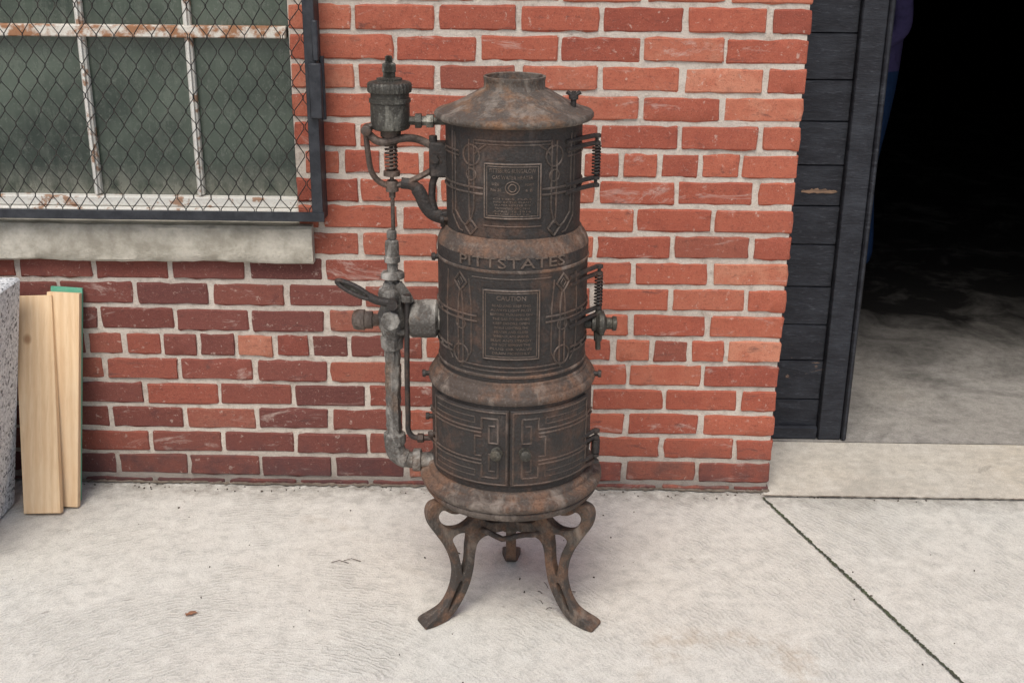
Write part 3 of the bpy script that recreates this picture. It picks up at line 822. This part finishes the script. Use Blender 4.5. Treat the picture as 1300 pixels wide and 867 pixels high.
# ------------------------------------------------------------------ person in the dark doorway
def mk_cloth():
    m=NT('clothes_and_skin'); z=m.sep()[2]; n=m.noise(40,4,.6)
    c=m.mix(m.ramp(z,.955,.96),(.020,.050,.13),(.09,.075,.19)); c=m.mix(m.ramp(z,1.50,1.505),c,(.5,.3,.22)); c=m.mix(m.ramp(z,.085,.08),c,(.03,.025,.02))
    c=m.mix(m.ramp(n,.5,.7,0,.3),c,(.02,.02,.04)); return m.fin(c,.9,0,m.bump((n,.004)),.2)
m_cloth=mk_cloth(); m_skin=simple('skin',(.48,.29,.21),(.4,.23,.16),30,.5); m_hair=simple('hair',(.03,.02,.015),(.06,.04,.03),80,.6)
def skin(name,verts,edges,rads,mat,parent,root=0,sub=2):
    me_=bpy.data.meshes.new(name); me_.from_pydata(verts,edges,[]); me_.materials.append(mat)
    o=bpy.data.objects.new(name,me_); COL.objects.link(o); o.parent=parent
    md=o.modifiers.new('skin','SKIN'); md.use_smooth_shade=True
    for i,r in enumerate(rads):
        r=r if isinstance(r,tuple) else (r,r)
        me_.skin_vertices[0].data[i].radius=r
    me_.skin_vertices[0].data[root].use_root=True
    s_=o.modifiers.new('sub','SUBSURF'); s_.levels=sub; s_.render_levels=sub
    return o
px_,py_=1.545,2.33
PP=empty('person')
def W(x,y,z): return (px_+x,py_+y,z)
V=[W(0,0,.96),W(.005,0,1.10),W(0,0,1.26),W(.01,0,1.40),W(.0,0,1.49),W(-.01,0,1.56),
   W(.01,-.17,1.42),W(.05,-.23,1.14),W(-.14,-.20,1.02),W(-.20,-.19,1.01),
   W(.01,.17,1.42),W(.05,.23,1.14),W(-.14,.20,1.02),W(-.20,.19,1.01),
   W(0,-.09,.90),W(-.03,-.11,.50),W(.02,-.12,.10),W(-.04,-.125,.045),W(-.15,-.14,.035),
   W(0,.09,.90),W(.01,.11,.50),W(.06,.12,.10),W(.0,.125,.045),W(-.11,.14,.035)]
E=[(0,1),(1,2),(2,3),(3,4),(4,5),(3,6),(6,7),(7,8),(8,9),(3,10),(10,11),(11,12),(12,13),(0,14),(14,15),(15,16),(16,17),(17,18),(0,19),(19,20),(20,21),(21,22),(22,23)]
Rr=[.14,.125,.135,.12,.06,.055,.062,.048,.034,.028,.062,.048,.034,.028,.10,.065,.05,.048,.035,.10,.065,.05,.048,.035]
skin('body',V,E,Rr,m_cloth,PP)
hd=M()
n1_,n2_=24,18
for i in range(n2_+1):
    t=i/n2_*pi
    for k in range(n1_):
        a_=k/n1_*2*pi
        dx,dy,dz=math.sin(t)*math.cos(a_),math.sin(t)*math.sin(a_),math.cos(t)
        X,Y,Z=.098*dx,.076*dy*(1-.25*max(0,-dz)),.120*dz
        fr=max(0,-dx)
        if fr>.8 and abs(dy)<.2 and -.35<dz<.1: X-=.022*(1-abs(dy)/.2)
        if fr>.75 and .0<dz<.25 and .15<abs(dy)<.5: X+=.007
        if fr>.8 and -.62<dz<-.5: X-=.004
        hd.v.append(W(-.02+X,Y,1.66+Z))
for i in range(n2_):
    for k in range(n1_):
        l=(k+1)%n1_; hd.f.append([i*n1_+k,i*n1_+l,(i+1)*n1_+l,(i+1)*n1_+k])
        zc_=math.cos((i+.5)/n2_*pi); xc_=math.cos((k+.5)/n1_*2*pi)
        hd.mi.append(1 if (zc_>.62 or (xc_>-.05 and zc_>-.35)) else 0)
for sg in(-1,1):
    hd.m=0; hd.tube([W(-.01,sg*.074,1.64),W(-.004,sg*.084,1.665),W(.004,sg*.080,1.685)],[.008,.013,.009],8)
hd.obj('head',[m_skin,m_hair],PP,sharp=180)
for sg in(-1,1):
    hx,hy,hz=-.20,sg*.19,1.01
    skin('palm',[W(hx,hy,hz),W(hx-.04,hy,hz-.005),W(hx-.075,hy-sg*.004,hz-.012)],[(0,1),(1,2)],[(.026,.02),(.036,.016),(.034,.014)],m_skin,PP,0,1)
    for q,(o_,ln_) in enumerate(((-.028,.062),(-.010,.072),(.009,.068),(.027,.052))):
        skin('finger',[W(hx-.06,hy+o_,hz-.01),W(hx-.08,hy+o_,hz-.012),W(hx-.08-ln_*.45,hy+o_*1.05,hz-.022),W(hx-.08-ln_*.65,hy+o_*1.05,hz-.045),W(hx-.08-ln_*.62,hy+o_,hz-.066)],[(0,1),(1,2),(2,3),(3,4)],[.009,.0095,.0085,.008,.007],m_skin,PP,0,1)
    skin('thumb',[W(hx-.02,hy-sg*.02,hz+.0),W(hx-.045,hy-sg*.045,hz-.005),W(hx-.075,hy-sg*.055,hz-.02),W(hx-.09,hy-sg*.05,hz-.035)],[(0,1),(1,2),(2,3)],[.013,.011,.0095,.008],m_skin,PP,0,1)

# ------------------------------------------------------------------ light
wd=bpy.data.worlds.new('World'); scene.world=wd; wd.use_nodes=True
nt=wd.node_tree; bg=nt.nodes['Background']; sky=nt.nodes.new('ShaderNodeTexSky'); sky.sky_type='NISHITA'; sky.sun_disc=False
EL=math.radians(58); AZ=math.radians(195)
sky.sun_elevation=EL; sky.sun_rotation=AZ; sky.air_density=1.0; sky.dust_density=4.0; sky.ozone_density=1.0
nt.links.new(sky.outputs[0],bg.inputs[0]); bg.inputs[1].default_value=.15
sl_=bpy.data.lights.new('sun','SUN'); sl_.energy=2.1; sl_.angle=math.radians(32); sl_.color=(1,.985,.93)
so=bpy.data.objects.new('sun',sl_); COL.objects.link(so)
sd_=Vector((math.cos(EL)*math.sin(AZ),math.cos(EL)*math.cos(AZ),math.sin(EL)))
so.rotation_euler=(-sd_).to_track_quat('-Z','Y').to_euler()
scene.view_settings.view_transform='Standard'; scene.view_settings.look='None'; scene.view_settings.exposure=0
# ------------------------------------------------------------------ camera
th,ps,ro=.3454,.0142,.0089
cam=bpy.data.cameras.new('camera'); cam.sensor_width=36; cam.lens=36*1479.86/1300; cam.clip_end=300; cam.clip_start=.05
co=bpy.data.objects.new('camera',cam); COL.objects.link(co)
co.matrix_world=Matrix.Translation((0,-3.0878,1.566))@Matrix.Rotation(ps,4,'Z')@Matrix.Rotation(pi/2-th,4,'X')@Matrix.Rotation(ro,4,'Z')
scene.camera=co
